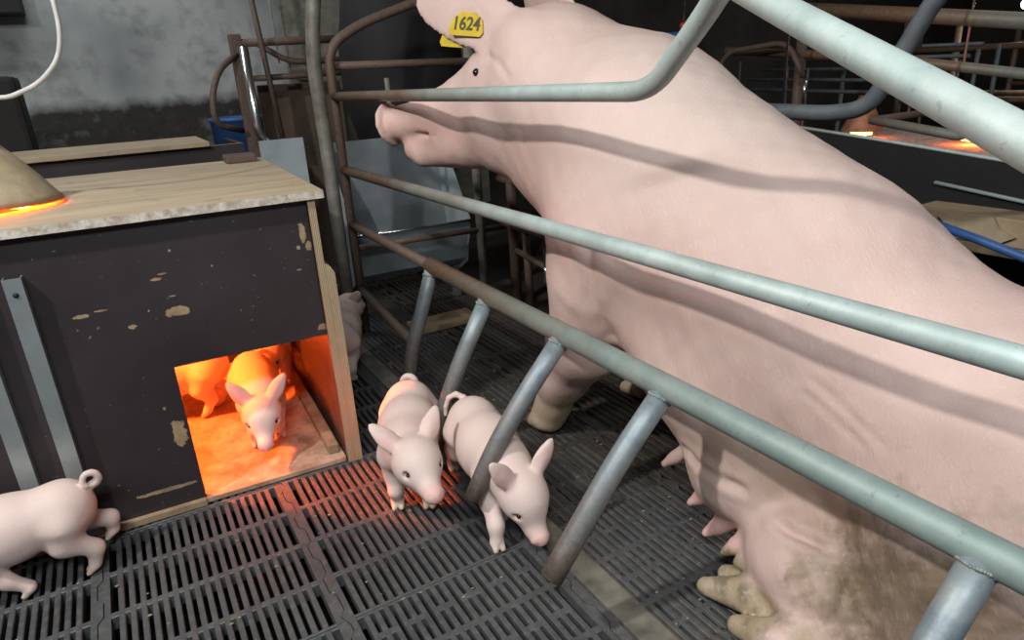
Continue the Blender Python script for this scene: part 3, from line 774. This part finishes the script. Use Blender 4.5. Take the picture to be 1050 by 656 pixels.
# ================================================================== PIGLETS
def piglet(name_label, pos, heading, scale=1.3, head=(0, 0), legs=None, tail='curl', spine=0., lean=0, shade=1.0, ears=1, vox=.0042):
    """local: +x forward, +y left; heading = angle of +x; head=(yaw,pitch down) in degrees"""
    legs = legs or {}
    f = Flesh(vox/scale)
    sp = lambda x: spine*x*x*6*(1 if x < 0 else -.3)
    P = lambda x, y, z: (x, y+sp(x), z)
    f.cone(P(-.105, 0, .148), P(-.015, 0, .142), .053, .057, .05)
    f.cone(P(-.015, 0, .142), P(.075, 0, .146), .057, .052, .05)
    f.ell(P(-.115, 0, .150), (.055, .052, .056), None, .03)
    f.ell(P(.0, 0, .122), (.085, .050, .042), None, .03)
    nb = np.array(P(.10, 0, .155)); hy, hp_ = math.radians(head[0]), math.radians(head[1])
    R = np.array([[math.cos(hy), -math.sin(hy), 0], [math.sin(hy), math.cos(hy), 0], [0, 0, 1]]) @ np.array([[math.cos(hp_), 0, math.sin(hp_)], [0, 1, 0], [-math.sin(hp_), 0, math.cos(hp_)]])
    H = lambda x, y, z: tuple(nb+R@np.array((x, y, z)))
    f.cone(P(.07, 0, .150), H(.055, 0, .008), .050, .045, .03)
    f.ell(H(.065, 0, .010), (.050, .044, .044), frame3(R@np.array((1., 0, 0)), R@np.array((0, 0, 1.))), .025)
    f.cone(H(.085, 0, .004), H(.128, 0, -.012), .034, .021, .02)
    f.cone(H(.125, 0, -.012), H(.146, 0, -.014), .0195, .0185, .008)
    f.ell(H(.148, 0, -.014), (.006, .0215, .0185), frame3(R@np.array((1., 0, 0)), R@np.array((0, 0, 1.))), .004)
    f.cone(H(.06, 0, -.018), H(.122, 0, -.028), .028, .014, .015)
    for s in (-1, 1):
        f.ell(H(.154, s*.0065, -.013), (.005, .0035, .0045), None, .003, True)
        f.ell(H(.096, s*.034, .012), (.009, .007, .007), None, .006, True)
        e0 = np.array((.040, s*.030, .040)); e1 = np.array((.008, s*.066, .080)) if ears else np.array((.07, s*.06, .02))
        d = R@(e1-e0); c = nb+R@((e0+e1)/2)
        Q = frame3(d, np.cross(d, R@np.array((.75, -s*.1, .65)))); p0, p1 = nb+R@e0, nb+R@e1
        f.ell(p0+(p1-p0)*.38, (.030, .0060, .0215), Q, .006)
        f.ell(p0+(p1-p0)*.78, (.026, .0055, .0125), Q, .012)
        f.cone(nb+R@e0, c, .013, .008, .010)
    feet = []
    for key, base_ in (('fl', (.072, .034)), ('fr', (.072, -.034)), ('hl', (-.118, .034)), ('hr', (-.118, -.034))):
        dx, dy, dz = legs.get(key, (0, 0, 0)); x, y = base_; y += sp(x)
        s = 1 if y > sp(x) else -1
        if key[0] == 'f':
            q = [((x, y, .128), .032), ((x-.004+dx*.35, y+dy*.3, .088+dz*.3), .0225), ((x+.010+dx*.75, y+dy*.7, .050+dz*.7), .0150), ((x+.002+dx, y+dy, .022+dz), .0130)]
        else:
            q = [((x+.012, y, .132), .040), ((x+.020+dx*.25, y+dy*.3, .092+dz*.2), .0285), ((x-.020+dx*.8, y+dy*.7, .058+dz*.8), .0155), ((x-.008+dx, y+dy, .022+dz), .0130)]
        f.chain(q, .014)
        fx, fy, fz = x+.002+dx-(.008 if key[0] == 'h' else 0), y+dy, dz
        for t in (-1, 1): f.cone((fx, fy+t*.006, .020+fz), (fx+.013, fy+t*.0075, .0075+fz), .0095, .0062, .003)
        feet.append((fx+.01, fy, fz+.008))
    tb = np.array(P(-.163, 0, .178))
    if tail == 'curl':
        pts = [tb+np.array((.01, 0, -.01))]+[tb+np.array((-.010-.014*math.sin(a), .010*a/5.6, .022-.015*math.cos(a))) for a in np.linspace(0, 5.7, 15)]
    elif tail == 'side': pts = [tb+np.array((.006, .012, -.012))]+[tb+np.array((-.004-.002*a, .016*math.cos(a), .004+.017*math.sin(a))) for a in np.linspace(0, 4.4, 13)]
    else: pts = [tb+np.array(v) for v in ((.012, 0, -.01), (.0, -.002, .012), (-.008, -.018, .022), (-.014, -.034, .014), (-.018, -.042, -.008), (-.020, -.044, -.032))]
    rr = np.linspace(.0085, .0048, len(pts))
    f.chain([(p, r) for p, r in zip(pts, rr)], .003)
    V, F = f.build()
    eyes = [np.array(H(.098, s*.0325, .0125)) for s in (-1, 1)]
    sn = np.array(H(.15, 0, -.014)); earc = [np.array(H(.035, s*.055, .052)) for s in (-1, 1)]
    def tint(V):
        base = np.array((.655, .515, .465))*shade; c = np.tile(base, (len(V), 1))
        mx = lambda c, col, m: c*(1-m)+np.array(col)*m
        c = mx(c, (.70, .36, .33), blob(V, sn, (.032,)*3, .6)*.85)
        for e in earc: c = mx(c, (.68, .40, .37), blob(V, e, (.036,)*3, .6)*.55)
        for q in feet: c = mx(c, (.56, .45, .33), blob(V, q, (.02,)*3, .5)*.8)
        for q in eyes: c = mx(c, (.45, .30, .27), blob(V, q, (.013,)*3, .6)*.7)
        return c
    o = obj('piglet', flesh_mesh(V, F, tint, 1), MAT['piglet'])
    for q in eyes: sub('eye', ball(q, .0042), MAT['dark_eye'], o)
    o.location = pos; o.rotation_euler = (0, lean, math.radians(heading)); o.scale = (scale,)*3
    tag(o, name_label, 'piglet', 'newborn piglets')
    return o
piglet('pink piglet walking off to the left with a curled tail, in front of aluminium channels', (-.375, 1.578, .001), 180, 1.06, (0, 30), {'fl': (-.10, .005, 0), 'fr': (-.03, -.01, 0), 'hl': (-.015, .0, 0), 'hr': (-.055, -.01, .02)}, 'curl')
piglet('piglet facing the viewer on the red lit slats, outside the finger bars', (.495, 1.435, .001), 246, 1.14, (22, 4), {'fl': (.01, .0, 0), 'fr': (0, 0, 0)}, 'side')
piglet('piglet with head lowered to the floor, partly hidden by a finger bar', (.625, 1.245, .001), 261, 1.12, (13, 40), {'fl': (.0, 0, 0), 'fr': (.065, -.01, 0), 'hr': (-.055, -.005, 0), 'hl': (.03, 0, 0)}, 'hang')
piglet('piglet stepping out of the glowing creep box doorway', (.225, 1.945, .0165), 266, 1.04, (-8, 28), {'fl': (-.02, 0, 0)}, 'curl')
piglet('piglet inside the creep box behind the one in its doorway', (.345, 2.33, .0165), 258, 1.0, (-8, 18), {}, 'curl')
piglet('piglet at the left inside the creep box, only its legs showing', (.0, 2.22, .0165), 165, 1.1, (0, 10), {'hl': (.03, 0, 0)}, 'curl')
piglet('piglet in shade beyond the right side of the creep box', (.58, 2.29, .001), 68, 1.1, (-20, 0), {}, 'curl')

# ================================================================== BACKGROUND LEFT
nb = empty('neighbour_creep_box', 'second dark creep box further back by the wall', 'creep box', None, (0, 3.1, 0))
part('front_panel', box((-.75, 3.1, 0), (.50, 3.12, .775), 0, [1, 1, 0, 1, 0, 1]), [MAT['film'], MAT['edge']], nb)
part('side_panel', box((.48, 3.121, 0), (.50, 3.5, .775), 0), MAT['film'], nb)
part('lid', box((-.77, 3.07, .776), (.365, 3.52, .795), .002), MAT['lid'], nb)
cf = empty('neighbour_crate', 'rusty brown pipe crate end near the back wall', 'crate', None, (.7, 3.6, 0))
part('post', box((.60, 3.58, 0), (.655, 3.62, 1.23), .006), MAT['rusty'], cf)
part('cross_bar', tube([(.62, 3.6, 1.19), (1.2, 3.6, 1.2)], .018), MAT['rusty'], cf)
part('cross_bar', tube([(.62, 3.6, 1.03), (1.2, 3.6, 1.04)], .014), MAT['rusty'], cf)
part('bent_rail', tube([(.62, 3.58, 1.14), (.52, 3.5, 1.08), (.46, 3.45, .97), (.45, 3.45, .84), (.58, 3.55, .80)], .014, .06), MAT['rusty'], cf)
part('bent_rail', tube([(.72, 3.6, 1.19), (.86, 3.6, 1.1), (1.2, 3.6, 1.1)], .014, .06), MAT['rusty'], cf)
part('leaning_rod', tube([(.70, 3.5, 1.6), (.75, 3.5, .75)], .013), MAT['rusty'], cf)
tag(obj('steel_feed_tube', tube([(.625, 3.4, 1.165), (.625, 3.4, .78), (.68, 3.4, .72), (.68, 3.4, 0)], .020, .06), MAT['chrome']), 'shiny stainless tube bent at its foot beside rusty crate post', 'tube')
tag(obj('hanging_wire', tube([(.86, 3.8, 2.7), (.86, 3.8, 1.1)], .005, 0, 8), MAT['cord']), 'thin pale wire hanging before the back wall', 'wire')
tag(obj('brown_board', box((.72, 3.75, 0), (1.15, 3.77, 1.0), .003), MAT['brownboard']), 'brown board leaning behind rusty crate bars', 'board')
tag(obj('blue_bucket', lathe([(0, 0), (.12, 0), (.15, .84), (.157, .845), (.157, .825), (.147, .82)], 28, (.66, 4.1, 0)), MAT['blue']), 'blue plastic bucket low behind the rusty crate', 'bucket')
tag(obj('grey_sheet_panel', box((.60, 3.30, 0), (.80, 3.32, .76), .002), MAT['trough']), 'pale grey sheet panel beside the crate post', 'panel')
tag(obj('switch_box', box((-.7, 4.42, 1.40), (-.21, 4.59, 1.85), .01), MAT['black']), 'black box on the wall at the upper left', 'switch box')
tag(obj('dark_cabinet', box((-.42, 3.53, 0), (-.265, 3.8, 1.09), .02), MAT['black']), 'dark plastic case behind the heat lamp', 'case')

# ================================================================== BACKGROUND RIGHT: further pens in the dark
def bg_crate(x, y0, y1, label, seed):
    rnd = random.Random(seed)
    c = empty('distant_crate', label, 'crate', 'further crates in the dark', (x, (y0+y1)/2, 0))
    for X in (x, x+.62):
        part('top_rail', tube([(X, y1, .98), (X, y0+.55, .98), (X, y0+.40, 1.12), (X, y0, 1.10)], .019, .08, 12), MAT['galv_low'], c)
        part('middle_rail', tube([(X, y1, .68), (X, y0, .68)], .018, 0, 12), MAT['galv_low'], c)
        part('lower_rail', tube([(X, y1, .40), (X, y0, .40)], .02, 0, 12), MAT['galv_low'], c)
        for y in np.linspace(y0+.1, y1-.1, 6): part('finger_bar', tube([(X, y, .40), (X-.12, y, .02)], .016, 0, 10), MAT['galv_low'], c)
        for y in (y0, y1): part('post', tube([(X, y, 0), (X, y, 1.2)], .022, 0, 10), MAT['rusty'], c)
    part('gate_bar', tube([(x, y1, 1.0), (x+.62, y1, 1.0)], .016, 0, 10), MAT['rusty'], c)
    return c
bg_crate(4.7, -.4, 2.8, 'dim pipe crate two pens behind the sow', 2)
bg_crate(6.6, -.4, 3.0, 'dim pipe crate farthest from the sow', 3)
def bg_box(x, y, label, z=.5, d=.5):
    b = empty('distant_creep_box', label, 'creep box', 'further creep boxes', (x, y, 0))
    part('body', box((x, y, 0), (x+.8, y+d, z), .004), MAT['film'], b)
    part('lid', box((x-.02, y-.01, z+.001), (x+.82, y+d+.01, z+.02), .003), MAT['worn_edge'], b)
    part('heat_lamp', lathe([(.10, 0), (.055, .10), (.03, .17), (0, .17)], 24, (x+.25, y+d/2, z+.06)), MAT['copper'], b)
    part('lamp_bulb', lathe([(0, -.03), (.05, -.02), (.055, .02), (0, .06)], 16, (x+.25, y+d/2, z+.06)), MAT['bulb'], b)
    l = light('infrared_bulb_light', 'POINT', (0, 0, 0), 1.6, (1, .2, .04), shadow_soft_size=.05); l.parent = b; l.location = (.25, d/2, z+.03)
bg_box(3.08, 1.90, 'dark creep box with a small red lamp just behind the sow\'s back', .56)
bg_box(3.08, 1.36, 'dark creep box with a red lamp near the right edge', .56)
bg_box(5.6, 1.8, 'far creep box with a red lamp in the dark', .6)
def pipe(name, pts, r, mat, label, bend=0): return tag(obj(name, tube(pts, r, bend, 12), MAT[mat]), label, 'pipe')
ncr = empty('next_crate', 'galvanised pipe crate standing in the next pen behind the sow', 'crate', None, (2.9, 1.5, 0))
part('top_rail', tube([(3.0, 2.3, 1.20), (3.0, 1.2, 1.05)], .03, 0, 12), MAT['galv_low'], ncr)
part('middle_rail', tube([(3.0, 2.77, 1.04), (3.0, 1.88, .965), (3.0, 1.2, .87)], .02, 0, 12), MAT['galv_low'], ncr)
part('bent_rail', tube([(2.4, 1.52, .765), (2.4, 1.19, .72), (2.4, 1.13, .78)], .016, .04, 12), MAT['galv_low'], ncr)
part('cross_bar', tube([(2.4, 1.5, .765), (3.0, 1.5, .765)], .014, 0, 10), MAT['rusty'], ncr)
for y in (2.3, 1.2): part('post', tube([(3.0, y, 0), (3.0, y, 1.2)], .025, 0, 10), MAT['rusty'], ncr)
part('hoop', tube([(2.9, 2.75, .9), (2.9, 2.68, 1.03), (2.9, 2.3, 1.06), (2.9, 2.2, .9)], .014, .08, 10), MAT['rusty'], ncr)
for y, z in ((1.96, .85), (1.50, .81)): part('latch_rod', tube([(2.6, y, z-.04), (2.6, y, z+.045)], .007, 0, 8), MAT['chrome'], ncr)
pipe('blue_pipe', [(1.9, 1.0, .55), (1.9, .86, .522), (1.9, .6, .46)], .012, 'blue', 'blue plastic water pipe at the right behind the sow')
cb = empty('cardboard_sheet', 'torn brown cardboard on the ledge behind the sow', 'cardboard', None, (2.1, .9, .5))
part('sheet', box((2.0, .4, .49), (2.12, 1.1, .565), .004), MAT['cardboard'], cb)
bm = poly_prism([(.82, .52), (.86, .535), (.88, .565), (.92, .56), (.95, .545), (1.02, .55), (1.0, .53), (.94, .52), (.92, .50), (.86, .495)], 1.988, 1.998, 'x'); part('torn_flap', bm_mesh(bm), MAT['lid'], cb)
pw = empty('pen_partition', 'black plastic pen partition with pale edges behind the sow', 'partition', None, (2.2, .5, 0))
part('panel', bm_mesh(poly_prism([(-.8, 0), (3.4, 0), (3.4, .90), (1.39, .72), (-.8, .50)], 2.2, 2.23, 'x')), MAT['black'], pw)
part('edge_strip', tube([(2.2, 3.4, .905), (2.2, 1.39, .725), (2.2, -.8, .51)], .006, 0, 8), MAT['galv'], pw)
part('edge_strip', tube([(2.19, 1.15, .605), (2.19, .4, .52)], .006, 0, 8), MAT['galv'], pw)
part('ledge', box((2.0, -.4, .46), (2.195, 1.3, .488), .004), MAT['wood'], pw)
part('ledge_leg', box((2.05, .2, 0), (2.1, .25, .459), .003), MAT['wood'], pw)
part('ledge_leg', box((2.05, 1.1, 0), (2.1, 1.15, .459), .003), MAT['wood'], pw)
lm = empty('barn_lamp', 'glowing ceiling lamp at the upper right corner', 'lamp', None, (5.6, 2.4, 1.2))
part('tube', tube([(5.0, 2.26, 1.215), (5.9, 2.55, 1.215)], .03, 0, 14), MAT['lampglow'], lm)
part('housing', tube([(5.0, 2.27, 1.255), (5.9, 2.56, 1.255)], .02), MAT['greyflat'], lm)
for i, (x, y, z0, z1) in enumerate(((2.6, 1.5, 1.0, ZC), (2.6, 2.7, 1.185, ZC), (2.7, 2.15, .8, ZC), (3.4, 1.75, .9, ZC))):
    tag(obj('hanging_chain', tube([(x, y, z1), (x+.01, y, z0)], .006, 0, 8), MAT['chrome']), ['thin chain hanging near the top right', 'thin cord hanging above the sow\'s shoulders', 'thin chain hanging behind the sow\'s back', 'thin chain hanging farther off in the dark'][i], 'chain')
rc = empty('red_pull_knob', 'small red knob with blue tab on a cord above the sow\'s shoulders', 'knob', None, (2.6, 2.7, 1.165))
part('knob', ball((2.605, 2.7, 1.165), .017), simple('red_plastic', (.5, .02, .015), (.6, .04, .03), 30, .4), rc)
part('tab', box((2.59, 2.72, 1.08), (2.60, 2.80, 1.14), .004), MAT['blue'], rc)
tw = empty('pen_fittings', 'bundle of dim upright rods and bars between the further crates', 'fittings', None, (4.2, 2.6, 0))
for i in range(9):
    x, y = 3.95+random.uniform(.0, .6), random.uniform(2.0, 4.0); z = random.uniform(.85, 1.02)
    part('upright_rod', tube([(x, y, 0), (x+random.uniform(-.03, .03), y, z)], random.uniform(.008, .016), 0, 8), MAT['dim'], tw)
for i in range(5):
    x, y, z = 3.95+.13*i, 2.9, .76+.06*i
    part('cross_rod', tube([(x, y-.7, z), (x+.05, y+.7, z+.03)], .012, 0, 8), MAT['dim'], tw)
